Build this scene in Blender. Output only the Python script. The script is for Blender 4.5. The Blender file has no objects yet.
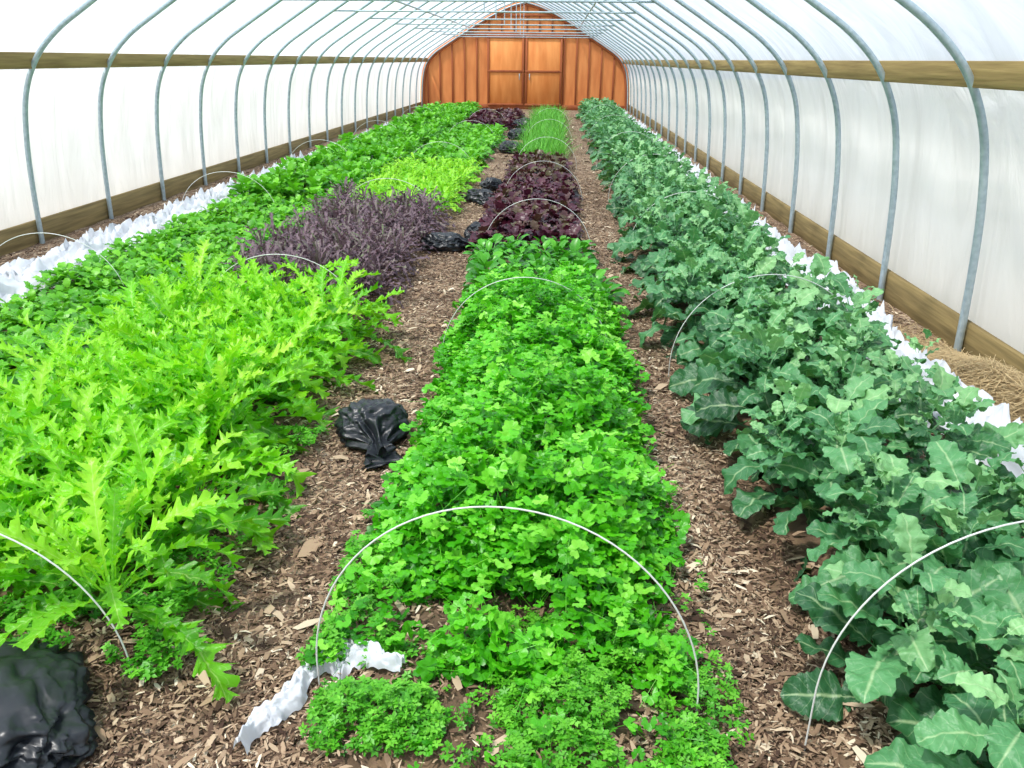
import bpy, math, random
import numpy as np
from mathutils import Matrix, Vector, noise as mnoise
rng=np.random.default_rng(7); random.seed(7)
D=bpy.data; scene=bpy.context.scene
XC=-1.13   # tunnel centre line
Y0=4.58; SP=1.22
YEND=Y0+20*SP+0.05; YBEG=Y0-5*SP

# ---------------------------------------------------------------- materials
def mat(name):
    m=D.materials.new(name); m.use_nodes=True
    nt=m.node_tree; nt.nodes.clear()
    out=nt.nodes.new('ShaderNodeOutputMaterial')
    return m,nt,out
def N(nt,t,**kw):
    n=nt.nodes.new(t)
    for k,v in kw.items(): setattr(n,k,v)
    return n
def ramp(nt,stops):
    r=nt.nodes.new('ShaderNodeValToRGB'); cr=r.color_ramp
    while len(cr.elements)>1: cr.elements.remove(cr.elements[-1])
    cr.elements[0].position=stops[0][0]; cr.elements[0].color=(*stops[0][1],1)
    for p,c in stops[1:]:
        e=cr.elements.new(p); e.color=(*c,1)
    return r
def srgb(r,g,b):
    f=lambda c:((c/255+0.055)/1.055)**2.4 if c/255>0.04045 else c/255/12.92
    return (f(r),f(g),f(b))

def leaf_mat(name,cols,vein=None,veinamt=0.5,rough=0.45,trans=0.3,transcol=None,nv=7,edge=None,spec=0.5,bump=0.0,vw=0.07):
    m,nt,out=mat(name); L=nt.links
    at=N(nt,'ShaderNodeAttribute',attribute_name='Col')
    sep=N(nt,'ShaderNodeSeparateColor'); L.new(at.outputs['Color'],sep.inputs[0])
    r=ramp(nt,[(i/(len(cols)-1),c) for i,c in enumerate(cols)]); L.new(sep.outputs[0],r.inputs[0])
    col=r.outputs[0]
    if edge:
        mx=N(nt,'ShaderNodeMix',data_type='RGBA'); L.new(sep.outputs[2],mx.inputs[0])
        L.new(col,mx.inputs[6]); mx.inputs[7].default_value=(*edge,1); col=mx.outputs[2]
    if vein:
        a=N(nt,'ShaderNodeMath',operation='MULTIPLY'); L.new(sep.outputs[1],a.inputs[0]); a.inputs[1].default_value=nv
        b=N(nt,'ShaderNodeMath',operation='MULTIPLY'); L.new(sep.outputs[2],b.inputs[0]); b.inputs[1].default_value=1.5
        c=N(nt,'ShaderNodeMath',operation='SUBTRACT'); L.new(a.outputs[0],c.inputs[0]); L.new(b.outputs[0],c.inputs[1])
        f=N(nt,'ShaderNodeMath',operation='PINGPONG'); L.new(c.outputs[0],f.inputs[0]); f.inputs[1].default_value=0.5
        mr=N(nt,'ShaderNodeMapRange'); L.new(f.outputs[0],mr.inputs[0]); mr.inputs[1].default_value=0.0; mr.inputs[2].default_value=vw; mr.inputs[3].default_value=0.5; mr.inputs[4].default_value=0
        mr2=N(nt,'ShaderNodeMapRange'); L.new(sep.outputs[2],mr2.inputs[0]); mr2.inputs[1].default_value=0.02; mr2.inputs[2].default_value=0.10; mr2.inputs[3].default_value=1; mr2.inputs[4].default_value=0
        mxm=N(nt,'ShaderNodeMath',operation='MAXIMUM'); L.new(mr.outputs[0],mxm.inputs[0]); L.new(mr2.outputs[0],mxm.inputs[1])
        ml=N(nt,'ShaderNodeMath',operation='MULTIPLY'); L.new(mxm.outputs[0],ml.inputs[0]); ml.inputs[1].default_value=veinamt
        mx=N(nt,'ShaderNodeMix',data_type='RGBA'); L.new(ml.outputs[0],mx.inputs[0]); L.new(col,mx.inputs[6]); mx.inputs[7].default_value=(*vein,1)
        col=mx.outputs[2]
    p=N(nt,'ShaderNodeBsdfPrincipled'); L.new(col,p.inputs['Base Color']); p.inputs['Roughness'].default_value=rough
    p.inputs['Specular IOR Level'].default_value=spec
    if bump:
        tc=N(nt,'ShaderNodeTexCoord'); n=N(nt,'ShaderNodeTexNoise'); n.inputs['Scale'].default_value=55; n.inputs['Detail'].default_value=3
        L.new(tc.outputs['Object'],n.inputs[0]); bb=N(nt,'ShaderNodeBump'); bb.inputs['Strength'].default_value=bump; bb.inputs['Distance'].default_value=0.012
        L.new(n.outputs[0],bb.inputs['Height']); L.new(bb.outputs[0],p.inputs['Normal'])
    t=N(nt,'ShaderNodeBsdfTranslucent')
    mt=N(nt,'ShaderNodeMix',data_type='RGBA',blend_type='MIX'); mt.inputs[0].default_value=0.45
    L.new(col,mt.inputs[6]); mt.inputs[7].default_value=(*(transcol or cols[-1]),1); L.new(mt.outputs[2],t.inputs[0])
    ms=N(nt,'ShaderNodeMixShader'); ms.inputs[0].default_value=trans
    L.new(p.outputs[0],ms.inputs[1]); L.new(t.outputs[0],ms.inputs[2]); L.new(ms.outputs[0],out.inputs[0])
    return m

def simple_mat(name,col,rough=0.6,metal=0,noise_scale=None,col2=None,bump=0,stretch=(1,1,1),spec=0.5):
    m,nt,out=mat(name); L=nt.links
    p=N(nt,'ShaderNodeBsdfPrincipled'); p.inputs['Roughness'].default_value=rough; p.inputs['Metallic'].default_value=metal
    p.inputs['Specular IOR Level'].default_value=spec
    p.inputs['Base Color'].default_value=(*col,1)
    if noise_scale:
        tc=N(nt,'ShaderNodeTexCoord'); mp=N(nt,'ShaderNodeMapping'); mp.inputs['Scale'].default_value=stretch
        L.new(tc.outputs['Object'],mp.inputs[0])
        n=N(nt,'ShaderNodeTexNoise'); n.inputs['Scale'].default_value=noise_scale; n.inputs['Detail'].default_value=6
        L.new(mp.outputs[0],n.inputs[0])
        r=ramp(nt,[(0.3,col),(0.7,col2 or col)]); L.new(n.outputs[0],r.inputs[0]); L.new(r.outputs[0],p.inputs['Base Color'])
        if bump:
            b=N(nt,'ShaderNodeBump'); b.inputs['Strength'].default_value=bump; b.inputs['Distance'].default_value=0.02
            L.new(n.outputs[0],b.inputs['Height']); L.new(b.outputs[0],p.inputs['Normal'])
    L.new(p.outputs[0],out.inputs[0]); return m

def plastic_mat(name,transp,tint,wr,diffshare=0.4,lo=0.8,bs=0.6,warm=None):
    m,nt,out=mat(name); L=nt.links
    tc=N(nt,'ShaderNodeTexCoord'); mp=N(nt,'ShaderNodeMapping'); mp.inputs['Scale'].default_value=wr
    L.new(tc.outputs['Object'],mp.inputs[0])
    n=N(nt,'ShaderNodeTexNoise'); n.inputs['Scale'].default_value=1.0; n.inputs['Detail'].default_value=6; n.inputs['Distortion'].default_value=0.9
    L.new(mp.outputs[0],n.inputs[0])
    b=N(nt,'ShaderNodeBump'); b.inputs['Strength'].default_value=bs; b.inputs['Distance'].default_value=0.06; L.new(n.outputs[0],b.inputs['Height'])
    r=ramp(nt,[(0.35,tuple(c*lo for c in tint)),(0.6,tint)]); L.new(n.outputs[0],r.inputs[0])
    col=r.outputs[0]
    if warm: # brownish shadow low on the wall, painted into the film colour
        sx=N(nt,'ShaderNodeSeparateXYZ'); L.new(tc.outputs['Object'],sx.inputs[0])
        mr=N(nt,'ShaderNodeMapRange'); L.new(sx.outputs[2],mr.inputs[0]); mr.inputs[1].default_value=0.15; mr.inputs[2].default_value=0.65; mr.inputs[3].default_value=0.55; mr.inputs[4].default_value=0
        mx=N(nt,'ShaderNodeMix',data_type='RGBA'); L.new(mr.outputs[0],mx.inputs[0]); L.new(col,mx.inputs[6]); mx.inputs[7].default_value=(*warm,1); col=mx.outputs[2]
    tr=N(nt,'ShaderNodeBsdfTransparent'); tr.inputs[0].default_value=(0.97,0.98,1,1)
    tl=N(nt,'ShaderNodeBsdfTranslucent'); L.new(col,tl.inputs[0]); L.new(b.outputs[0],tl.inputs['Normal'])
    pr=N(nt,'ShaderNodeBsdfPrincipled'); L.new(col,pr.inputs['Base Color']); pr.inputs['Roughness'].default_value=0.3; L.new(b.outputs[0],pr.inputs['Normal'])
    m1=N(nt,'ShaderNodeMixShader'); m1.inputs[0].default_value=diffshare; L.new(tl.outputs[0],m1.inputs[1]); L.new(pr.outputs[0],m1.inputs[2])
    m2=N(nt,'ShaderNodeMixShader'); m2.inputs[0].default_value=transp; L.new(m1.outputs[0],m2.inputs[1]); L.new(tr.outputs[0],m2.inputs[2])
    L.new(m2.outputs[0],out.inputs[0]); return m

# ---------------------------------------------------------------- mesh helpers
def link(o,parent=None):
    scene.collection.objects.link(o)
    if parent: o.parent=parent
    return o
def np_mesh(name,V,F,m,col=None,smooth=False,parent=None):
    me=D.meshes.new(name)
    V=np.asarray(V,dtype=np.float32)
    me.vertices.add(len(V)); me.vertices.foreach_set('co',V.ravel())
    F=[np.asarray(f,dtype=np.int32) for f in F if len(f)]
    nl=sum(f.size for f in F); npoly=sum(len(f) for f in F)
    me.loops.add(nl); me.polygons.add(npoly)
    me.loops.foreach_set('vertex_index',np.concatenate([f.ravel() for f in F]))
    st=[];s=0
    for f in F:
        st.append(s+np.arange(len(f))*f.shape[1]); s+=f.size
    me.polygons.foreach_set('loop_start',np.concatenate(st).astype(np.int32))
    if smooth: me.polygons.foreach_set('use_smooth',np.ones(npoly,dtype=bool))
    if col is not None:
        a=me.color_attributes.new('Col','FLOAT_COLOR','POINT')
        a.data.foreach_set('color',np.asarray(col,dtype=np.float32).ravel())
    me.update(calc_edges=True); me.validate()
    me.materials.append(m)
    return link(D.objects.new(name,me),parent)

class Acc:
    def __init__(s): s.V=[];s.F4=[];s.F3=[];s.C=[];s.n=0
    def add(s,tmpl,M,T,rnd):
        V,F4,F3,A=tmpl
        n=len(T)
        if n==0: return
        W=np.einsum('nij,vj->nvi',M,V)+T[:,None,:]
        s.V.append(W.reshape(-1,3))
        off=s.n+np.arange(n)*len(V)
        if len(F4): s.F4.append((F4[None]+off[:,None,None]).reshape(-1,4))
        if len(F3): s.F3.append((F3[None]+off[:,None,None]).reshape(-1,3))
        C=np.ones((n,len(V),4)); C[:,:,0]=rnd[:,None]; C[:,:,1]=A[None,:,0]; C[:,:,2]=A[None,:,1]
        s.C.append(C.reshape(-1,4)); s.n+=n*len(V)
    def build(s,name,m,smooth=True,parent=None):
        F=[]
        if s.F4: F.append(np.concatenate(s.F4))
        if s.F3: F.append(np.concatenate(s.F3))
        return np_mesh(name,np.concatenate(s.V),F,m,np.concatenate(s.C),smooth,parent)

def box(cx,cy,cz,sx,sy,sz):
    v=np.array([[x,y,z] for x in(-1,1) for y in(-1,1) for z in(-1,1)],float)*[sx/2,sy/2,sz/2]+[cx,cy,cz]
    f=np.array([[0,1,3,2],[4,6,7,5],[0,4,5,1],[2,3,7,6],[0,2,6,4],[1,5,7,3]])
    return v,f
def boxes(name,lst,m,parent=None,bevel=0.004):
    V=[];F=[];n=0
    for b in lst:
        v,f=box(*b); V.append(v);F.append(f+n);n+=8
    o=np_mesh(name,np.concatenate(V),[np.concatenate(F)],m,parent=parent)
    if bevel:
        md=o.modifiers.new('bev','BEVEL'); md.width=bevel; md.segments=1
    return o
def tube_np(P,r,k=10):
    P=np.asarray(P,float); n=len(P)
    T=np.gradient(P,axis=0); T/=np.linalg.norm(T,axis=1)[:,None]
    ref=np.array([0,1,0.]) if abs(T[:,1]).mean()<0.7 else np.array([0,0,1.])
    A=np.cross(T,ref); A/=np.linalg.norm(A,axis=1)[:,None]; B=np.cross(T,A)
    th=np.arange(k)*2*np.pi/k
    rr=np.broadcast_to(np.asarray(r,float),(n,))
    V=P[:,None]+rr[:,None,None]*(np.cos(th)[None,:,None]*A[:,None]+np.sin(th)[None,:,None]*B[:,None])
    F=[]
    for i in range(n-1):
        for j in range(k):
            F.append([i*k+j,i*k+(j+1)%k,(i+1)*k+(j+1)%k,(i+1)*k+j])
    return V.reshape(-1,3),np.array(F)
def tubes(name,lst,m,k=10,parent=None):
    V=[];F=[];n=0
    for P,r in lst:
        v,f=tube_np(P,r,k); V.append(v);F.append(f+n);n+=len(v)
    return np_mesh(name,np.concatenate(V),[np.concatenate(F)],m,smooth=True,parent=parent)

# ---------------------------------------------------------------- tunnel profile
cp=[(3.535,-0.1),(3.53,0.0),(3.51,0.5),(3.475,0.9),(3.40,1.27),(3.25,1.56),(3.03,1.78),(2.74,1.97),(2.40,2.18),(2.02,2.41),(1.55,2.69),(1.0,2.98),(0.5,3.2),(0.0,3.34)]
def catmull(pts,sub=5):
    p=[np.array(a,float) for a in pts]; p=[2*p[0]-p[1]]+p+[2*p[-1]-p[-2]]
    out=[]
    for i in range(1,len(p)-2):
        for s in range(sub):
            t=s/sub
            out.append(0.5*((2*p[i])+(-p[i-1]+p[i+1])*t+(2*p[i-1]-5*p[i]+4*p[i+1]-p[i+2])*t*t+(-p[i-1]+3*p[i]-3*p[i+1]+p[i+2])*t**3))
    out.append(p[-2]); return np.array(out)
half=catmull(cp)
def zprof(hw): return np.interp(abs(hw),half[::-1,0],half[::-1,1])
full=np.concatenate([half,np.stack([-half[::-1,0],half[::-1,1]],1)[1:]])

M_steel=simple_mat('galvanised_steel',srgb(158,176,184),0.42,0.35,30,srgb(186,202,208))
M_wood=simple_mat('treated_board',srgb(126,106,62),0.8,0,3,srgb(162,140,88),0.3,(6,0.6,12))
M_base=simple_mat('baseboard_wood',srgb(110,94,58),0.85,0,3,srgb(150,130,84),0.3,(6,0.6,12))
M_ply=simple_mat('stained_plywood',srgb(204,120,62),0.7,0,2.2,srgb(228,148,84),0.2,(3,3,0.5))
M_ply2=simple_mat('stained_batten',srgb(140,72,34),0.7,0,2.5,srgb(168,92,48),0.2,(3,3,0.5))
M_door=simple_mat('stained_door',srgb(218,130,60),0.65,0,2.2,srgb(238,158,86),0.2,(3,3,0.5))
M_cover=plastic_mat('poly_cover',0.38,(0.80,0.84,0.89),(1.2,3.2,1.2),0.4,0.78)
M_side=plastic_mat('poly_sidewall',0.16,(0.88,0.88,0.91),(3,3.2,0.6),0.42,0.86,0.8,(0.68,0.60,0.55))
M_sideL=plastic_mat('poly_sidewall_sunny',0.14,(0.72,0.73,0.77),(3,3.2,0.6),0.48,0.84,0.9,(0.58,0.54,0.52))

ys=[Y0+SP*k for k in range(-5,21)]
for y in ys:
    P=np.stack([XC+full[:,0],np.full(len(full),y),full[:,1]],1)
    V,F=tube_np(P,0.022,12)
    np_mesh('greenhouse_bow',V,[F],M_steel,smooth=True)
yy=np.linspace(YBEG,YEND,60)
lst=[]
for hw in (0,1.75,-1.75):
    z=zprof(hw)-0.045
    lst.append((np.stack([np.full(60,XC+hw),yy,np.full(60,z)],1),0.016))
tubes('ridge_purlin',lst[:1],M_steel); tubes('side_purlin',lst[1:2],M_steel); tubes('side_purlin',lst[2:],M_steel)
for k in range(3,20,2):
    y=Y0+SP*k+0.04; hw=2.28; z=zprof(hw)
    L=[(np.stack([np.linspace(XC-hw,XC+hw,12),np.full(12,y),np.full(12,z)],1),0.013)]
    L.append((np.stack([np.linspace(XC,XC,4),np.full(4,y),np.linspace(z,zprof(0),4)],1),0.01))
    tubes('cross_tie',L,M_steel,8)
LEN=YEND-YBEG; YM=(YEND+YBEG)/2
hipz=1.55; hx=np.interp(hipz,half[:,1],half[:,0])
boxes('trim_1',[(XC-hx-0.045,YM,hipz,0.035,LEN,0.13)],M_wood)
boxes('trim_2',[(XC+hx+0.045,YM,hipz,0.035,LEN,0.13)],M_wood)
boxes('baseboard_left',[(XC-3.58,YM,0.08,0.04,LEN,0.24)],M_base)
boxes('baseboard_right',[(XC+3.58,YM,0.08,0.04,LEN,0.24)],M_base)
def cover(name,prof,m,billow=0.0,seed=0):
    ny=int((YEND-YBEG)/0.08); Y=np.linspace(YBEG,YEND,ny+1); k=len(prof)
    V=np.zeros((ny+1,k,3))
    for i,y in enumerate(Y):
        ph=((y-Y0)/SP)%1.0
        b=billow*math.sin(math.pi*ph)
        for j in range(k):
            x,z=prof[j]
            nz=mnoise.noise(Vector((y*2.2,z*0.8+seed,seed)))*billow*1.2+mnoise.noise(Vector((y*7,z*0.7+seed,seed)))*billow*0.5
            sgn=1 if x>0 else -1
            V[i,j]=(XC+x+sgn*(b+nz) ,y,z)
    idx=np.arange((ny+1)*k).reshape(ny+1,k)
    F=np.stack([idx[:-1,:-1],idx[1:,:-1],idx[1:,1:],idx[:-1,1:]],-1).reshape(-1,4)
    return np_mesh(name,V.reshape(-1,3),[F],m,smooth=True)
def offset(prof,d):
    T=np.gradient(prof,axis=0); T/=np.linalg.norm(T,axis=1)[:,None]
    Nn=np.stack([T[:,1],-T[:,0]],1); return prof+Nn*d
off=offset(full,0.075)
up=off[off[:,1]>1.5]
cover('ceiling',up,M_cover,0.0)
lowR=offset(half,0.105); lowR=lowR[(lowR[:,1]<1.62)&(lowR[:,1]>-0.08)]
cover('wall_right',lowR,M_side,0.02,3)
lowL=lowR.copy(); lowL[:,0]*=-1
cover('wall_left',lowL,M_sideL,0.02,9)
def endmesh(name,y,m):
    P=full.copy(); P=P[P[:,1]>=-0.05]
    P=offset(P,0.07)
    n=len(P); V=[(XC,y,1.0)]+[(XC+p[0],y,p[1]) for p in P]
    F=np.array([[0,i,i+1] for i in range(1,n)]+[[0,n,1]])
    return np_mesh(name,V,[F],m)
endmesh('wall_near',YBEG-0.05,M_cover)
endmesh('wall_far',YEND+0.06,M_ply)
L=[]
yb=YEND+0.03
for i in range(-8,9):
    x=i*0.42+0.06
    if abs(x)>3.4: continue
    h=zprof(x)-0.05
    if -1.3<x<1.3: L.append((XC+x,yb,(2.45+h)/2,0.05,0.04,h-2.45))
    else: L.append((XC+x,yb,h/2,0.05,0.04,h))
L.append((XC,yb-0.01,2.36,4.0,0.05,0.10)); L.append((XC,yb-0.01,0.08,6.9,0.05,0.16))
L.append((XC,yb-0.012,2.95,1.9,0.04,0.07))
boxes('wall_trim_far',L,M_ply2)
def door(name,cx,w):
    y=yb-0.03; H=2.2; L=[(cx,y,0.12+H/2,w,0.03,H)]
    b=[]; t=0.07
    for sx in(-1,1): b.append((cx+sx*(w/2-t/2),y-0.03,0.12+H/2,t,0.03,H))
    for z in(0.12+t/2,0.12+H*0.5,0.12+H-t/2): b.append((cx,y-0.035,z,w-0.01,0.03,t))
    e=D.objects.new(name,None); link(e)
    boxes('door_panel',L,M_door,e); boxes('door_rails',b,M_ply2,e)
    boxes('door_pull',[(cx+(w/2-0.15)*(1 if cx<XC else -1),y-0.06,1.05,0.03,0.03,0.2)],M_steel,e)
door('door_1',XC-0.64,1.24); door('door_2',XC+0.64,1.24)
P=offset(full[full[:,1]>=0],-0.05)
tubes('trim_3',[(np.stack([XC+P[:,0],np.full(len(P),YEND+0.0),P[:,1]],1),0.045)],M_ply2,8)

# ---------------------------------------------------------------- floor
def floor_mat():
    m,nt,out=mat('wood_chip_floor'); L=nt.links
    tc=N(nt,'ShaderNodeTexCoord')
    v=N(nt,'ShaderNodeTexVoronoi'); v.inputs['Scale'].default_value=52
    n0=N(nt,'ShaderNodeTexNoise'); n0.inputs['Scale'].default_value=8; L.new(tc.outputs['Object'],n0.inputs[0])
    mxv=N(nt,'ShaderNodeMix',data_type='RGBA',blend_type='ADD'); mxv.inputs[0].default_value=0.15; L.new(tc.outputs['Object'],mxv.inputs[6]); L.new(n0.outputs['Color'],mxv.inputs[7]); L.new(mxv.outputs[2],v.inputs[0])
    sp=N(nt,'ShaderNodeSeparateColor'); L.new(v.outputs['Color'],sp.inputs[0])
    r=ramp(nt,[(0,srgb(80,62,50)),(0.35,srgb(126,102,84)),(0.7,srgb(168,144,120)),(1,srgb(202,182,158))]); L.new(sp.outputs[0],r.inputs[0])
    n=N(nt,'ShaderNodeTexNoise'); n.inputs['Scale'].default_value=1.3; n.inputs['Detail'].default_value=5; L.new(tc.outputs['Object'],n.inputs[0])
    mr=N(nt,'ShaderNodeMapRange'); L.new(n.outputs[0],mr.inputs[0]); mr.inputs[1].default_value=0.4; mr.inputs[2].default_value=0.65
    mx=N(nt,'ShaderNodeMix',data_type='RGBA'); mr.inputs[4].default_value=0.55; L.new(mr.outputs[0],mx.inputs[0]); L.new(r.outputs[0],mx.inputs[6]); mx.inputs[7].default_value=(*srgb(122,100,80),1)
    b=N(nt,'ShaderNodeBump'); b.inputs['Strength'].default_value=0.8; b.inputs['Distance'].default_value=0.02; L.new(v.outputs['Distance'],b.inputs['Height'])
    p=N(nt,'ShaderNodeBsdfPrincipled'); p.inputs['Roughness'].default_value=0.95; p.inputs['Specular IOR Level'].default_value=0.2
    L.new(mx.outputs[2],p.inputs[0]); L.new(b.outputs[0],p.inputs['Normal']); L.new(p.outputs[0],out.inputs[0]); return m
def gridmesh(name,x0,x1,y0,y1,dx,zf,m,dy=None):
    nx=int((x1-x0)/dx); ny=int((y1-y0)/(dy or dx))
    X,Y=np.meshgrid(np.linspace(x0,x1,nx+1),np.linspace(y0,y1,ny+1))
    Z=np.array([zf(a,b) for a,b in zip(X.ravel(),Y.ravel())])
    idx=np.arange((nx+1)*(ny+1)).reshape(ny+1,nx+1)
    F=np.stack([idx[:-1,:-1],idx[:-1,1:],idx[1:,1:],idx[1:,:-1]],-1).reshape(-1,4)
    return np_mesh(name,np.stack([X.ravel(),Y.ravel(),Z],1),[F],m,smooth=True)
def gz(x,y): return 0.018*mnoise.noise(Vector((x*2.5,y*2.5,0)))+0.008*mnoise.noise(Vector((x*9,y*9,4)))
gridmesh('floor',XC-3.56,XC+3.56,YBEG,YEND,0.08,gz,floor_mat(),0.1)
M_out=simple_mat('winter_grass',srgb(186,178,156),0.95,0,0.6,srgb(160,158,132))
gridmesh('outside_ground',-60,60,-50,90,10,lambda x,y:-0.12,M_out)

M_soil=simple_mat('bed_soil',srgb(74,58,44),0.95,0,14,srgb(128,104,80),0.9)
BEDS={'c':(-0.60,0.38,1.25,25.5),'r':(0.66,1.70,1.2,26),'l':(-2.25,-1.10,1.55,25),'ll':(-3.62,-2.55,2.0,26)}
def bedz(x,y,a,b,c,d):
    ex=min(x-a,b-x)/0.16; ey=min(y-c,d-y)/0.2; e=max(0,min(1,ex,ey)); e=e*e*(3-2*e)
    return -0.03+0.085*e+0.02*mnoise.noise(Vector((x*5,y*5,2)))*e
for k,(a,b,c,d) in BEDS.items():
    gridmesh('garden_bed_soil',a,b,c,d,0.06,lambda x,y,a=a,b=b,c=c,d=d:bedz(x,y,a,b,c,d),M_soil,0.1)
def surf(x,y):
    z=gz(x,y)
    for (a,b,c,d) in BEDS.values():
        if a<x<b and c<y<d: z=max(z,bedz(x,y,a,b,c,d))
    return z

# wood chips
chipT=[]
for s in range(6):
    w=rng.uniform(0.12,0.36); b=rng.uniform(-0.12,0.25)
    V=np.array([[-w*.8,-1,0],[w*rng.uniform(.2,1),-0.8,0.02],[-w,0,b],[w,0.1,b*.8],[-w*rng.uniform(.1,1),0.8,0],[w*.5,1,0]])*0.5
    chipT.append((V,np.array([[0,1,3,2],[2,3,5,4]]),np.zeros((0,3),int),np.zeros((6,2))))
def eulerM(az,tilt,tdir,scale):
    n=len(az); ca,sa=np.cos(az),np.sin(az)
    Z=np.zeros(n);O=np.ones(n)
    Rz=np.stack([np.stack([ca,-sa,Z],1),np.stack([sa,ca,Z],1),np.stack([Z,Z,O],1)],1)
    c,s=np.cos(tilt),np.sin(tilt)
    ux,uy=np.cos(tdir),np.sin(tdir)
    R=np.stack([np.stack([c+ux*ux*(1-c),ux*uy*(1-c),uy*s],1),np.stack([ux*uy*(1-c),c+uy*uy*(1-c),-ux*s],1),np.stack([-uy*s,ux*s,c],1)],1)
    return np.einsum('nij,njk->nik',R,Rz)*scale[:,None,None]
chips=Acc()
def strew(n,x0,x1,y0,y1,smin,smax,zo=0.008,mu=0.40):
    x=rng.uniform(x0,x1,n); u=rng.uniform(0,1,n); y=y0*(y1/y0)**(u**0.75)
    s=rng.uniform(smin,smax,n)*np.exp(rng.normal(0,0.4,n))*(1+y*0.03)
    z=np.array([surf(a,b) for a,b in zip(x,y)])+zo+rng.uniform(0,0.012,n)
    M=eulerM(rng.uniform(0,6.28,n),np.abs(rng.normal(0,0.3,n)),rng.uniform(0,6.28,n),s)
    nz=np.array([mnoise.noise(Vector((a*3,b*3,20))) for a,b in zip(x,y)])
    T=np.stack([x,y,z],1); r=np.clip(rng.normal(mu,0.28,n)+0.35*nz,0,1); g=rng.integers(0,6,n)
    for k in range(6): q=g==k; chips.add(chipT[k],M[q],T[q],r[q])
strew(36000,-1.3,-0.5,1.2,12,0.008,0.028); strew(28000,0.25,0.85,1.2,12,0.008,0.028)
strew(9000,1.65,2.40,2.0,14,0.012,0.035); strew(8000,-4.6,-3.6,4,16,0.015,0.04)
strew(9000,-0.8,0.9,1.1,2.1,0.007,0.026); strew(8000,-2.0,-0.5,1.1,1.9,0.008,0.028); strew(7000,0.5,2.4,1.1,2.4,0.008,0.028)
strew(5000,-1.25,0.85,9,26,0.02,0.045)
strew(600,-1.3,0.9,1.2,6,0.03,0.055,0.012,0.6)
def chip_mat():
    m,nt,out=mat('wood_chip'); L=nt.links
    at=N(nt,'ShaderNodeAttribute',attribute_name='Col'); sp=N(nt,'ShaderNodeSeparateColor'); L.new(at.outputs[0],sp.inputs[0])
    r=ramp(nt,[(0,srgb(72,54,44)),(0.3,srgb(126,102,82)),(0.6,srgb(168,142,116)),(0.88,srgb(204,182,154)),(1,srgb(230,216,190))]); L.new(sp.outputs[0],r.inputs[0])
    p=N(nt,'ShaderNodeBsdfPrincipled'); p.inputs['Roughness'].default_value=0.9; p.inputs['Specular IOR Level'].default_value=0.2
    L.new(r.outputs[0],p.inputs[0]); L.new(p.outputs[0],out.inputs[0]); return m
chips.build('wood_chip_mulch',chip_mat(),smooth=False)

# ---------------------------------------------------------------- leaf templates
def strip_leaf(ns,nu,width,droop=0.8,fold=0.25,ruffle=0.0,rf=5,fwd=0.0,pet=0.2,petw=0.02,seed=0,side_dr=0.0,crump=0.0,lft=0.0):
    r=np.random.default_rng(seed); ph=r.uniform(0,6.28,4)
    V=[];A=[]
    y=z=0.0
    us=np.linspace(-1,1,2*nu+1)
    for i in range(ns+1):
        t=i/ns
        if i>0:
            ang=-droop*(t**1.3); y+=math.cos(ang)/ns; z+=math.sin(ang)/ns
        ang=-droop*(t**1.3)
        for u in us:
            if t<pet: w=petw
            else: w=max(width((t-pet)/(1-pet),u),0.004)
            au=abs(u)
            ruf=ruffle*(au**1.5)*(math.sin(rf*6.28*t+ph[0 if u<0 else 1])+0.5*math.sin(rf*13.1*t+ph[2]*(1 if u<0 else 2)))*min(1,w/0.1)
            cr=crump*mnoise.noise(Vector((u*w*9,t*9,seed*3.1)))*min(1,w/0.08)
            zz=fold*au*w-side_dr*au*au*w+ruf+cr
            yy=fwd*au*w
            V.append((u*w,y+math.cos(ang)*yy-math.sin(ang)*zz,z+math.sin(ang)*yy+math.cos(ang)*zz)); A.append((t,au))
    k=2*nu+1; idx=np.arange((ns+1)*k).reshape(ns+1,k)
    F=np.stack([idx[:-1,:-1],idx[:-1,1:],idx[1:,1:],idx[1:,:-1]],-1).reshape(-1,4)
    return (np.array(V),F,np.zeros((0,3),int),np.array(A))
def basis(az,el,roll,scale):
    ca,sa=np.cos(az),np.sin(az); ce,se=np.cos(el),np.sin(el)
    Yv=np.stack([ca*ce,sa*ce,se],1); Xv=np.stack([sa,-ca,np.zeros_like(sa)],1); Zv=np.cross(Xv,Yv)
    cr,sr=np.cos(roll)[:,None],np.sin(roll)[:,None]
    X2=Xv*cr+Zv*sr; Z2=-Xv*sr+Zv*cr
    return np.stack([X2,Yv,Z2],2)*scale[:,None,None]
def plants(acc,tm,centers,nleaf,Lm,elmin,elmax,stem=0.0,spread=0.02,rollv=0.25,base=0.25):
    n=len(centers); k=nleaf
    c=np.repeat(centers,k,axis=0); m=len(c)
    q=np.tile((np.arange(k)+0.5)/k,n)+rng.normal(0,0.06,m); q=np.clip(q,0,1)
    az=np.tile(np.arange(k)*2.4,n)+np.repeat(rng.uniform(0,6.28,n),k)+rng.normal(0,0.3,m)
    el=elmin+(elmax-elmin)*q+rng.normal(0,0.12,m)
    sz=Lm*(1-0.35*q)*rng.uniform(0.75,1.2,m)*np.repeat(rng.uniform(0.85,1.15,n),k)
    T=c.copy(); T[:,0]+=np.cos(az)*spread; T[:,1]+=np.sin(az)*spread
    T[:,2]+=q*stem
    M=basis(az,el,rng.normal(0,rollv,m),sz)
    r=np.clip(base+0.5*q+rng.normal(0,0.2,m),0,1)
    g=rng.integers(0,len(tm),m)
    for j in range(len(tm)): s=g==j; acc.add(tm[j],M[s],T[s],r[s])
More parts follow.
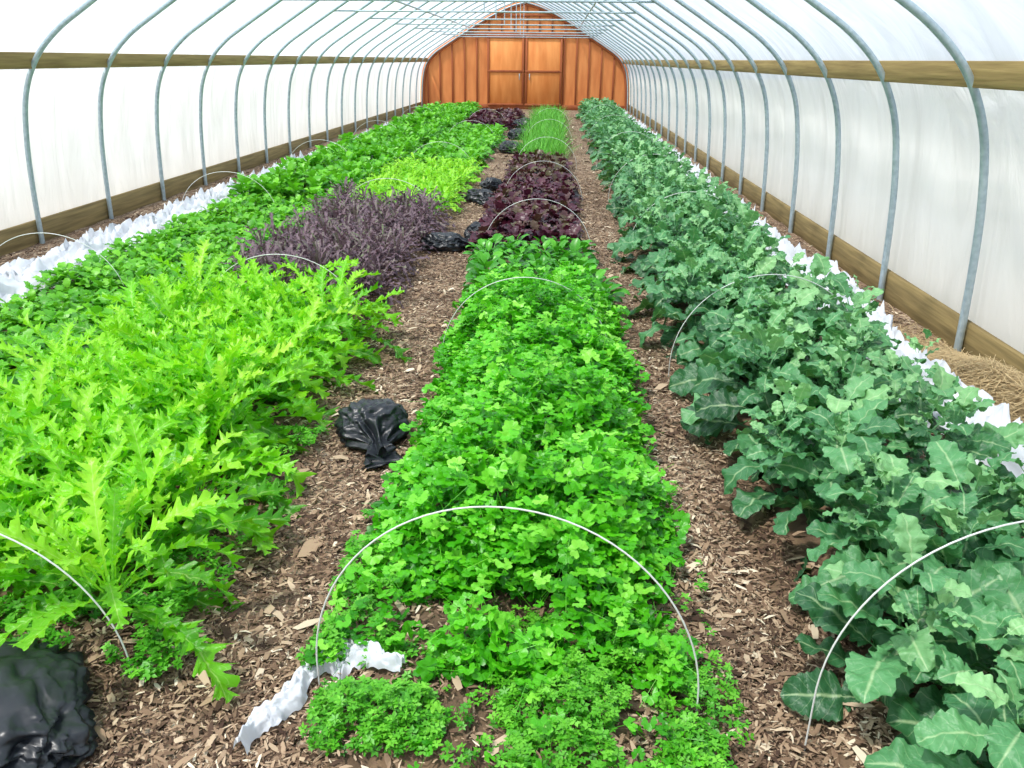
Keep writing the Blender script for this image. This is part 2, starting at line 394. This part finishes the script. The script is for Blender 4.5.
def rows(x0,x1,y0,y1,dx,dy,jit=0.3,zb=0.05,keep=1.0):
    nx=max(1,int(round((x1-x0)/dx))+1); ny=max(1,int(round((y1-y0)/dy))+1)
    P=[]
    for j in range(ny):
        for i in range(nx):
            if rng.uniform()>keep: continue
            x=(x0+x1)/2 if nx==1 else x0+(x1-x0)*i/(nx-1)
            y=y0+(j+0.5*(i%2))*dy
            P.append((x+rng.normal(0,jit*dx*0.5),y+rng.normal(0,jit*dy*0.5),zb))
    return np.array(P)

# --- kale / broccoli : oval blades, wavy finely-scalloped margins
def wkf(sd):
    def wk(t,u):
        b=0.25*(math.sin(math.pi*min(1,t**0.9*0.93+0.07)))**0.5
        s=1.3 if u<0 else 0
        lob=1+0.05*math.sin(t*19+s+sd)+0.06*math.sin(t*62+u+sd*2)
        if t<0.22: b*=0.30+0.5*abs(math.sin(t*30+sd))
        return b*lob
    return wk
kT=[strip_leaf(34,4,wkf(i),droop=d,fold=0.30,ruffle=0.045,rf=3.3,pet=0.22,petw=0.014,seed=i,side_dr=0.15,crump=0.05) for i,d in enumerate([0.7,1.1,1.5,0.4,0.9,1.9])]
kTl=[strip_leaf(12,2,wkf(i),droop=d,fold=0.3,ruffle=0.045,rf=2.2,pet=0.2,petw=0.014,seed=i,crump=0.05) for i,d in enumerate([0.7,1.0,1.4])]
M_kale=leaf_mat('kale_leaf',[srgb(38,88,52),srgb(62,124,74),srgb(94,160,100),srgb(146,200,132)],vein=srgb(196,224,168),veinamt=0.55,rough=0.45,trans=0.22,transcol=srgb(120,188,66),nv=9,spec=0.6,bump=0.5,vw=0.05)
acc=Acc()
pc=rows(0.92,1.42,1.30,11,0.27,0.36,0.4)
pc[:,2]=0.06
for a in pc: a[2]+=0.10*mnoise.noise(Vector((a[0]*2.6,a[1]*2.6,8)))
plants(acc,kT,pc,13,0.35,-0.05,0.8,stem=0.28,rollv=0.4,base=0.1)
plants(acc,kT,pc+[0.0,0,0.24],13,0.22,0.1,1.25,stem=0.19,rollv=0.5,base=0.35)
sd=pc+np.stack([rng.normal(0,0.1,len(pc)),rng.normal(0,0.1,len(pc)),np.full(len(pc),0.22)],1)
plants(acc,kT,sd,12,0.13,0.1,1.3,stem=0.20,rollv=0.6,base=0.45)
pc=rows(0.90,1.48,11,26,0.34,0.40,0.3)
plants(acc,kTl,pc,14,0.30,0.0,0.9,stem=0.26,rollv=0.4,base=0.15); plants(acc,kTl,pc+[0,0,0.24],14,0.19,0.2,1.2,stem=0.16,rollv=0.5)
acc.build('kale_row',M_kale)

# --- mizuna mustard (long, deeply cut)
def mkw(seed,wid=0.2,depth=0.75,nl=7,sec=3.3,seca=0.28):
    def w(t,u):
        env=wid*(0.35+0.65*t**0.8)*(1-max(0,(t-0.72)/0.28)**2*0.95)
        ph=0.3*seed+(0.5 if u<0 else 0)
        saw=((t*nl+ph)%1.0)
        l=1-depth*(saw if saw<0.85 else (1-saw)/0.15*0.85)
        s2=1-seca*((t*nl*sec+ph)%1.0)
        return env*l*s2
    return w
mT=[strip_leaf(72,2,mkw(i,0.18,0.90,9,4,0.42),droop=d,fold=0.35,ruffle=0.04,rf=6,fwd=0.85,pet=0.18,petw=0.010,seed=i+20,crump=0.03) for i,d in enumerate([0.9,1.4,2.0,0.6,1.1])]
mTl=[strip_leaf(20,1,mkw(i),droop=d,fold=0.25,ruffle=0.035,rf=4,fwd=0.55,pet=0.1,petw=0.016,seed=i+20) for i,d in enumerate([0.8,1.1,1.4])]
M_mus=leaf_mat('mustard_leaf',[srgb(66,146,16),srgb(116,204,26),srgb(158,232,42),srgb(194,246,84)],vein=srgb(216,246,144),veinamt=0.45,rough=0.38,trans=0.40,transcol=srgb(170,240,28),nv=9,bump=0.3)
acc=Acc()
pc=rows(-2.2,-1.33,1.90,4.8,0.23,0.22,0.4)
for a in pc: a[2]+=0.12*mnoise.noise(Vector((a[0]*3,a[1]*3,8)))
plants(acc,mT,pc,22,0.45,0.10,1.4,stem=0.10,base=0.15,rollv=0.4)  # low leaves start darker: shadow contrast put into the leaf colour
acc.build('mustard_greens_row',M_mus)

# --- purple mizuna
pT=[strip_leaf(22,1,mkw(i,0.13,0.85,8),droop=d,fold=0.2,ruffle=0.05,rf=4,fwd=0.8,pet=0.2,petw=0.012,seed=i+40) for i,d in enumerate([0.9,1.3,1.8,0.7])]
M_pur=leaf_mat('purple_mizuna_leaf',[srgb(76,60,66),srgb(106,86,96),srgb(138,116,122),srgb(118,144,84)],rough=0.5,trans=0.25,transcol=srgb(136,110,112),edge=srgb(110,86,98))
acc=Acc()
pc=rows(-2.15,-1.27,5.2,8.2,0.14,0.15,0.7)
for a in pc: a[2]+=0.16*mnoise.noise(Vector((a[0]*2.6,a[1]*2.6,1)))
plants(acc,pT,pc,26,0.25,0.2,1.4,stem=0.2,base=0.22)
acc.build('purple_mizuna_row',M_pur)

M_let=leaf_mat('lettuce_leaf',[srgb(96,180,24),srgb(140,216,38),srgb(176,236,66)],rough=0.4,trans=0.35)
acc=Acc()
pc=rows(-2.25,-1.25,8.5,12.2,0.2,0.2,0.4); plants(acc,mTl,pc,16,0.24,0.2,1.3,stem=0.1)
acc.build('frilly_lettuce_row',M_let)

# --- spoon leaves
def ws(t,u): return 0.26*math.sin(math.pi*min(1,0.06+t*0.94))**0.6
def wsl(t,u): return 0.30*math.sin(math.pi*min(1,0.06+t*0.94))**0.6*(1+0.25*math.sin(t*22+(1 if u<0 else 0)))
sT=[strip_leaf(8,2,ws,droop=d,fold=0.25,ruffle=0.02,rf=2,pet=0.3,petw=0.02,seed=i+60) for i,d in enumerate([0.6,1.0,1.4])]
sT2=[strip_leaf(12,1,wsl,droop=d,fold=0.25,ruffle=0.04,rf=2,pet=0.3,petw=0.02,seed=i+60) for i,d in enumerate([0.6,1.0,1.4])]
M_spi=leaf_mat('spinach_leaf',[srgb(50,124,16),srgb(88,174,28),srgb(134,212,48)],rough=0.4,trans=0.28,vein=srgb(140,200,80),veinamt=0.2)
acc=Acc()
pc=rows(-3.5,-2.45,2.6,8.9,0.12,0.12,0.6)
for a in pc: a[2]+=0.08*mnoise.noise(Vector((a[0]*2.5,a[1]*2.5,1)))
plants(acc,sT2,pc,13,0.13,0.1,1.3,stem=0.07,base=0.2)
acc.build('arugula_row',M_spi)
M_cel=leaf_mat('asian_greens_leaf',[srgb(46,116,12),srgb(80,166,26),srgb(126,208,44)],rough=0.4,trans=0.28,vein=srgb(160,215,100),veinamt=0.2)
acc=Acc()
pc=rows(-3.55,-2.5,9.0,26,0.2,0.2,0.6)
for a in pc: a[2]+=0.16*mnoise.noise(Vector((a[0]*1.5,a[1]*1.5,1)))
plants(acc,sT2,pc,18,0.2,0.2,1.35,stem=0.18)
pc=rows(-2.2,-1.3,12.5,19,0.22,0.22,0.5); plants(acc,sT2,pc,14,0.2,0.2,1.3,stem=0.08)
acc.build('asian_greens_row',M_cel)
M_cha=leaf_mat('baby_chard_leaf',[srgb(34,106,18),srgb(62,150,28),srgb(100,190,44)],rough=0.35,trans=0.25,vein=srgb(140,200,90),veinamt=0.3)
acc=Acc(); pc=rows(-0.50,0.24,5.3,6.7,0.17,0.17,0.5); plants(acc,sT,pc,15,0.18,0.2,1.3,stem=0.1)
acc.build('baby_chard_row',M_cha)
M_red=leaf_mat('red_lettuce_leaf',[srgb(40,20,30),srgb(66,30,46),srgb(92,44,60),srgb(92,84,50)],rough=0.38,trans=0.2,transcol=srgb(110,30,60))
def wl(t,u): return 0.34*math.sin(math.pi*min(1,0.04+t*0.92))**0.5*(1+0.1*math.sin(t*30))
rT=[strip_leaf(10,2,wl,droop=d,fold=0.3,ruffle=0.05,rf=3,pet=0.08,petw=0.03,seed=i+80) for i,d in enumerate([0.5,0.9,1.2])]
acc=Acc(); pc=rows(-0.55,0.10,6.95,10.6,0.2,0.22,0.4); plants(acc,rT,pc,18,0.17,0.15,1.3,stem=0.1)
pc=rows(-0.52,0.06,11,13.2,0.2,0.22,0.4); plants(acc,rT,pc,14,0.18,0.15,1.3,stem=0.1,base=0.5)
pc=rows(-2.1,-1.2,20,25,0.3,0.3,0.5); plants(acc,rT,pc,14,0.2,0.15,1.3,stem=0.1)
acc.build('red_lettuce_row',M_red)
def wo(t,u): return 0.018*(1-t*0.8)
oT=[strip_leaf(6,1,wo,droop=d,fold=0.4,pet=0,seed=i) for i,d in enumerate([0.3,0.6,1.0])]
M_on=leaf_mat('scallion_leaf',[srgb(60,140,34),srgb(98,184,50),srgb(140,214,74)],rough=0.4,trans=0.2)
acc=Acc(); pc=rows(-0.52,0.06,13.3,25,0.13,0.12,0.5); plants(acc,oT,pc,10,0.42,0.9,1.5)
acc.build('scallion_row',M_on)

# --- cilantro (flat three-part leaves)
def leaflet(cx,cy,ang,s,V,F,A,cup=0.12):
    b=len(V); V.append((cx,cy,0)); A.append((0,0)); k=13
    for i in range(k):
        th=math.radians(-80+160*i/(k-1)); 
        q=i/(k-1)*3; lob=abs(math.sin(math.pi*q))**0.5
        rr=s*(0.76+0.24*lob)*(1-0.06*(i%2))*(0.80+0.20*math.cos(th))
        a=th+ang
        V.append((cx+rr*math.sin(a),cy+rr*math.cos(a),cup*s*math.sin(i*1.1))); A.append((0.8,1))
    for i in range(k-1): F.append((b,b+2+i,b+1+i))
cT=[]
for sd in range(5):
    V=[];F=[];A=[]; r=random.Random(sd)
    leaflet(0,0.42,r.uniform(-.15,.15),0.68,V,F,A,0.10)
    for sg in(-1,1):
        leaflet(sg*0.12,0.30,sg*math.radians(72+r.uniform(-10,10)),0.60,V,F,A,0.10)
    b=len(V)
    V+=[(-0.02,-1.2,-1.6),(0.02,-1.2,-1.6),(0.015,0.4,0),(-0.015,0.4,0)]; A+=[(0.3,0.2)]*4
    cT.append((np.array(V),np.array([[b,b+1,b+2,b+3]]),np.array(F),np.array(A)))
M_cil=leaf_mat('cilantro_leaf',[srgb(34,114,8),srgb(66,164,18),srgb(104,206,34),srgb(158,236,80)],rough=0.38,trans=0.34,transcol=srgb(126,226,20))
def canopy(acc,T0,n,x0,x1,y0,y1,H,size,zmin=0.3,edge=0.14,clump=4.0,tilt=0.5,thr=-9,wob=0.0,ragged=0.0):
    x=rng.uniform(x0-wob,x1+wob,n); y=rng.uniform(y0,y1,n)
    wx0=np.array([x0+wob*1.6*mnoise.noise(Vector((1.0,b*2.2,11))) for b in y]); wx1=np.array([x1+wob*1.6*mnoise.noise(Vector((5.0,b*2.2,17))) for b in y])
    e=np.minimum(np.minimum(x-wx0,wx1-x),np.minimum(y-y0,y1-y)); ins=(e>-0.02)|(rng.uniform(0,1,n)<ragged*np.exp(e/0.05)); e=np.clip(e/edge,0.15,1)**0.6
    nn=np.array([mnoise.noise(Vector((a*clump,b*clump,7))) for a,b in zip(x,y)])
    n2=np.array([mnoise.noise(Vector((a*clump*2.7,b*clump*2.7,3))) for a,b in zip(x,y)])
    h=H*e*(0.85+0.6*nn+0.55*n2)
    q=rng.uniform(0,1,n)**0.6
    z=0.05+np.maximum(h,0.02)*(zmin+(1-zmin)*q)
    keep=(nn+0.5*n2>thr)&ins
    M=eulerM(rng.uniform(0,6.28,n),np.abs(rng.normal(0,tilt,n)),rng.uniform(0,6.28,n),size*rng.uniform(0.65,1.3,n))
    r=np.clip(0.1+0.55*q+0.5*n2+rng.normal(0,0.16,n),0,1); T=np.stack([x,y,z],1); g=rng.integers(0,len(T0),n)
    for k in range(len(T0)): s=(g==k)&keep; acc.add(T0[k],M[s],T[s],r[s])
acc=Acc()
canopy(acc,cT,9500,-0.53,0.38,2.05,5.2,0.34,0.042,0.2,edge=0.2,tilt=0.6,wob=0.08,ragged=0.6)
canopy(acc,cT,1450,-0.32,0.34,1.66,2.3,0.24,0.038,0.15,edge=0.2,tilt=0.6,wob=0.08,ragged=0.6,thr=-0.34)
canopy(acc,cT,240,-0.62,-0.25,1.72,2.3,0.14,0.034,0.1,thr=-0.2)
canopy(acc,cT,120,-0.3,0.4,1.32,1.7,0.12,0.030,0.1,thr=-0.15)
acc.build('cilantro_row',M_cil,smooth=False)
# chickweed
wT=[]
for sd in range(3):
    V=[];F=[];A=[]; r=random.Random(sd+9)
    for i in range(5):
        a=i*1.256+r.uniform(-.3,.3); s=r.uniform(.8,1.1); ca,sa=math.cos(a),math.sin(a); b=len(V)
        for (px,py,pz) in [(0,0.05,0),(-.28,.45,.1),(0,1,.05),(.28,.45,.1)]:
            V.append((s*(px*ca-py*sa),s*(px*sa+py*ca),pz+0.1*i)); A.append((0.5,0.5))
        F.append((b,b+1,b+2)); F.append((b,b+2,b+3))
    wT.append((np.array(V),np.zeros((0,4),int),np.array(F),np.array(A)))
M_wee=leaf_mat('chickweed_leaf',[srgb(44,122,16),srgb(82,170,28),srgb(128,208,60)],rough=0.45,trans=0.25)
acc=Acc()
canopy(acc,wT,4000,-0.04,0.38,1.30,1.95,0.10,0.015,0.1,thr=-0.18,wob=0.08,ragged=0.8,clump=6)
canopy(acc,wT,1000,-0.52,-0.30,1.42,1.64,0.10,0.016,0.1,edge=0.1,wob=0.06,ragged=0.8,thr=-0.3,clump=7)
canopy(acc,wT,1000,-0.40,0.0,1.25,1.9,0.05,0.015,0.1,thr=0.05,clump=6)
canopy(acc,wT,1300,-0.66,-0.38,1.7,2.5,0.08,0.018,0.1,thr=0.0,ragged=0.6,clump=6)
canopy(acc,wT,1900,-1.75,-0.98,1.62,2.0,0.07,0.018,0.1,thr=-0.02,ragged=0.6,clump=6)
canopy(acc,wT,1200,-1.28,-1.0,2.0,3.2,0.06,0.018,0.1,thr=0.0)
canopy(acc,wT,900,0.3,0.52,1.3,2.8,0.05,0.016,0.1,thr=0.12)
acc.build('chickweed_patch',M_wee,smooth=False)

# ---------------------------------------------------------------- wire hoops
M_wire=simple_mat('wire',srgb(226,228,224),0.4,0.1)
def whoop(cx,y,w,h,lean=0.0,dy=0.0):
    a=np.linspace(0,math.pi,41); base=max(0.02,h-w/2)
    P=[(cx-w/2,y,-0.03)]
    for t in a: P.append((cx-w/2*math.cos(t),y+lean*math.sin(t)-dy*math.cos(t),base+(h-base)*math.sin(t)))
    P.append((cx+w/2,y,-0.03)); P=np.array(P); P[0,1]=P[1,1];P[-1,1]=P[-2,1]
    V,F=tube_np(P,0.0025,6); np_mesh('wire_hoop',V,[F],M_wire,smooth=True)
whoop(-0.10,1.64,1.0,0.60,0.03,-0.04)
for y in (4.3,7.0,9.8,13,17,21): whoop(-0.14,y,0.95,0.48,0.03)
whoop(1.19,1.56,1.04,0.67,0.04)
for y in (4.1,6.9,9.8,13,17,21): whoop(1.16,y,1.02,0.58,0.02)
whoop(-1.64,1.68,1.04,0.50,0.02)
for y in (4.9,8.4,12.4,17,21): whoop(-1.74,y,1.0,0.44,0.02)
for y in (5.2,8.4,12.0,16,21): whoop(-3.45,y,1.05,0.48,0.02)

# ---------------------------------------------------------------- row cover cloth
M_cloth,nt,out=mat('row_cover_fabric')
p=N(nt,'ShaderNodeBsdfPrincipled'); p.inputs['Base Color'].default_value=(0.84,0.87,0.92,1); p.inputs['Roughness'].default_value=0.8
t=N(nt,'ShaderNodeBsdfTranslucent'); t.inputs[0].default_value=(0.85,0.88,0.95,1)
ms=N(nt,'ShaderNodeMixShader'); ms.inputs[0].default_value=0.25
nt.links.new(p.outputs[0],ms.inputs[1]); nt.links.new(t.outputs[0],ms.inputs[2]); nt.links.new(ms.outputs[0],out.inputs[0])
def cloth(name,pts,widths,hgt,seed,ns=200,nu=18,fr=9,parent=None,wv=0.35,rough=1.0):
    P=catmull(pts,max(2,ns//(len(pts)-1))); n=len(P)
    W=np.interp(np.linspace(0,1,n),np.linspace(0,1,len(widths)),widths)
    T=np.gradient(P,axis=0); T/=np.linalg.norm(T,axis=1)[:,None]+1e-9; Nn=np.stack([T[:,1],-T[:,0]],1)
    V=np.zeros((n,nu+1,3)); s=np.concatenate([[0],np.cumsum(np.linalg.norm(np.diff(P,axis=0),axis=1))])
    for i in range(n):
        w=W[i]*(1+wv*mnoise.noise(Vector((s[i]*(3 if wv<0.5 else 14),seed,0))))
        for j in range(nu+1):
            u=j/nu*2-1
            a=mnoise.noise(Vector((s[i]*fr*0.35,u*w*fr*1.6+seed,1)))
            b=abs(mnoise.noise(Vector((s[i]*fr,u*w*fr*2+seed,5))))
            c=mnoise.noise(Vector((s[i]*fr*2.3,u*w*fr*3+seed,9)))
            z=0.02+hgt*((1-u*u)*0.55+0.55*rough*(1-0.5*u*u)*(a*0.7+b*1.0+0.3*c))
            x=P[i]+Nn[i]*(u*w/2+0.3*w*c*0.2)
            V[i,j]=(x[0],x[1],max(z,0.012)+max(0,surf(x[0],x[1])))
    idx=np.arange(n*(nu+1)).reshape(n,nu+1)
    F=np.stack([idx[:-1,:-1],idx[1:,:-1],idx[1:,1:],idx[:-1,1:]],-1).reshape(-1,4)
    return np_mesh(name,V.reshape(-1,3),[F],M_cloth,smooth=True,parent=parent)
def wig(x,ys_,amp,sd): return [(x+amp*mnoise.noise(Vector((y*0.8,sd,0))),y) for y in ys_]
cloth('row_cover_cloth',wig(-3.87,np.arange(3,28,1.0),0.12,1),[0.6,0.55,0.45,0.42,0.36,0.34,0.34,0.34],0.17,2,ns=700,nu=24,rough=1.5)
cloth('row_cover_cloth',wig(1.93,np.arange(1.6,28,1.0),0.14,5),[0.26,0.40,0.42,0.36,0.42,0.34,0.36,0.36],0.20,12,ns=700,nu=24,rough=1.5)
cloth('row_cover_scrap',[(-0.73,1.44),(-0.71,1.52),(-0.66,1.60),(-0.64,1.70),(-0.56,1.76),(-0.47,1.74),(-0.43,1.70),(-0.37,1.69)],[0.04,0.05,0.07,0.06,0.12,0.06,0.05,0.03],0.07,31,ns=140,nu=16,fr=26,wv=0.9)

# ---------------------------------------------------------------- black plastic bags
M_bag,nt,out=mat('black_plastic')
p=N(nt,'ShaderNodeBsdfPrincipled'); p.inputs['Base Color'].default_value=(0.014,0.017,0.022,1); p.inputs['Roughness'].default_value=0.36
tc=N(nt,'ShaderNodeTexCoord'); n=N(nt,'ShaderNodeTexNoise'); n.inputs['Scale'].default_value=9; n.inputs['Detail'].default_value=4; n.inputs['Distortion'].default_value=2.0
n.noise_type='RIDGED_MULTIFRACTAL'
nt.links.new(tc.outputs['Object'],n.inputs[0]); b=N(nt,'ShaderNodeBump'); b.inputs['Strength'].default_value=0.4; b.inputs['Distance'].default_value=0.015
nt.links.new(n.outputs[0],b.inputs['Height']); nt.links.new(b.outputs[0],p.inputs['Normal']); nt.links.new(p.outputs[0],out.inputs[0])
def rid(v): return 1-2*abs(mnoise.noise(v))
def bag(x,y,sx,sy,sz,rot,seed,amp=1.0):
    nu,nv=110,70; V=[]
    for j in range(nv+1):
        th=math.pi*j/nv
        for i in range(nu):
            ph=2*math.pi*i/nu
            d=Vector((math.cos(th),math.sin(th)*math.cos(ph),math.sin(th)*math.sin(ph)))
            wv=d+0.35*mnoise.noise_vector(d*1.5+Vector((seed,seed,0)))
            f=0.9+0.25*mnoise.noise(d*1.3+Vector((seed,0,0)))+amp*(0.16*rid(wv*2.3+Vector((0,seed,0)))+0.08*rid(wv*5+Vector((0,seed,3)))+0.03*rid(wv*11+Vector((0,seed,3))))
            k=max(0,d.x-0.62)/0.38
            ax=d.x*f*sx*(1+0.9*k**1.3)
            rad=math.hypot(d.y,d.z)
            if k>0:
                rad=0.78*(1-min(1,k*2.2))+ (0.22+0.5*max(0,k-0.45))*min(1,k*2.2)
                if k>0.985: rad=0.0
            pl=1+0.30*min(1,k*1.5)*math.sin(ph*7+seed)
            py=math.cos(ph)*rad*f*sy*pl; pz=math.sin(ph)*rad*f*sz*pl
            pz=pz+sz*0.5*(1-0.75*min(1,k*1.2))
            V.append((ax,py,max(pz,0.0)))
    V=np.array(V); idx=np.arange((nv+1)*nu).reshape(nv+1,nu)
    F=np.stack([idx[:-1],idx[1:],np.roll(idx[1:],-1,1),np.roll(idx[:-1],-1,1)],-1).reshape(-1,4)
    o=np_mesh('black_sandbag',V,[F],M_bag,smooth=True); o.location=(x,y,0.014); o.rotation_euler=(0,0,rot); return o
bag(-0.79,3.24,0.155,0.15,0.10,-1.2,3)
bag(-1.38,1.47,0.28,0.20,0.09,2.5,8,1.1)
bag(-0.98,7.1,0.2,0.14,0.09,0.2,12); bag(-0.72,7.5,0.12,0.11,0.10,1.2,15)
bag(-0.86,9.6,0.22,0.13,0.10,2.4,18); bag(-0.80,10.6,0.16,0.12,0.10,0.6,21)
bag(-0.8,15.2,0.24,0.2,0.13,1.0,24); bag(-0.8,18.0,0.26,0.2,0.13,1.0,27); bag(-0.85,21,0.3,0.2,0.14,0.4,29)

# straw heap at right wall
M_str=simple_mat('straw',srgb(204,182,138),0.85,0,40,srgb(168,142,100))
st=(np.array([[-.01,-.5,0],[.01,-.5,0],[.012,0,.06],[-.012,0,.06],[.01,.5,0],[-.01,.5,0]]),np.array([[0,1,2,3],[3,2,4,5]]),np.zeros((0,3),int),np.zeros((6,2)))
acc=Acc(); n=15000
x=rng.normal(2.18,0.13,n); y=rng.normal(3.75,0.55,n); x=np.clip(x,1.85,2.37)
z=0.02+0.20*np.exp(-((x-2.24)/0.2)**2-((y-3.75)/0.6)**2)*rng.uniform(0.1,1,n)
acc.add(st,eulerM(rng.uniform(0,6.28,n),np.abs(rng.normal(0,0.25,n)),rng.uniform(0,6.28,n),rng.uniform(0.05,0.15,n)),np.stack([x,y,z],1),rng.uniform(0,1,n))
acc.build('straw_pile',M_str,smooth=False)

# ---------------------------------------------------------------- light
w=D.worlds.new('sky'); scene.world=w; w.use_nodes=True; nt=w.node_tree
bg=nt.nodes['Background']
tc=nt.nodes.new('ShaderNodeTexCoord'); sx=nt.nodes.new('ShaderNodeSeparateXYZ'); nt.links.new(tc.outputs['Generated'],sx.inputs[0])
r=ramp(nt,[(0.0,(0.85,0.92,1.0)),(0.6,(0.5,0.72,1.0))]); nt.links.new(sx.outputs[2],r.inputs[0]); nt.links.new(r.outputs[0],bg.inputs[0])
bg.inputs[1].default_value=0.95
sl=D.lights.new('sun','SUN'); sl.energy=8.6; sl.angle=math.radians(5); sl.color=(1,0.95,0.88)
so=D.objects.new('sun',sl); link(so)
dirv=Vector((0.34,0.28,-0.88))
so.rotation_euler=dirv.to_track_quat('-Z','Y').to_euler(); so.location=(-8,-4,15)

# ---------------------------------------------------------------- camera
cam=D.cameras.new('camera'); co=D.objects.new('camera',cam); link(co); scene.camera=co
cam.sensor_width=36; cam.lens=800/1024*36; cam.clip_start=0.05; cam.clip_end=300
R=Matrix.Rotation(math.radians(2.85),4,'Z')@Matrix.Rotation(math.radians(90-22.1),4,'X')@Matrix.Rotation(math.radians(0.6),4,'Z')
co.matrix_world=Matrix.Translation((0,0,1.6))@R
scene.view_settings.view_transform='Standard'
scene.view_settings.exposure=0.08
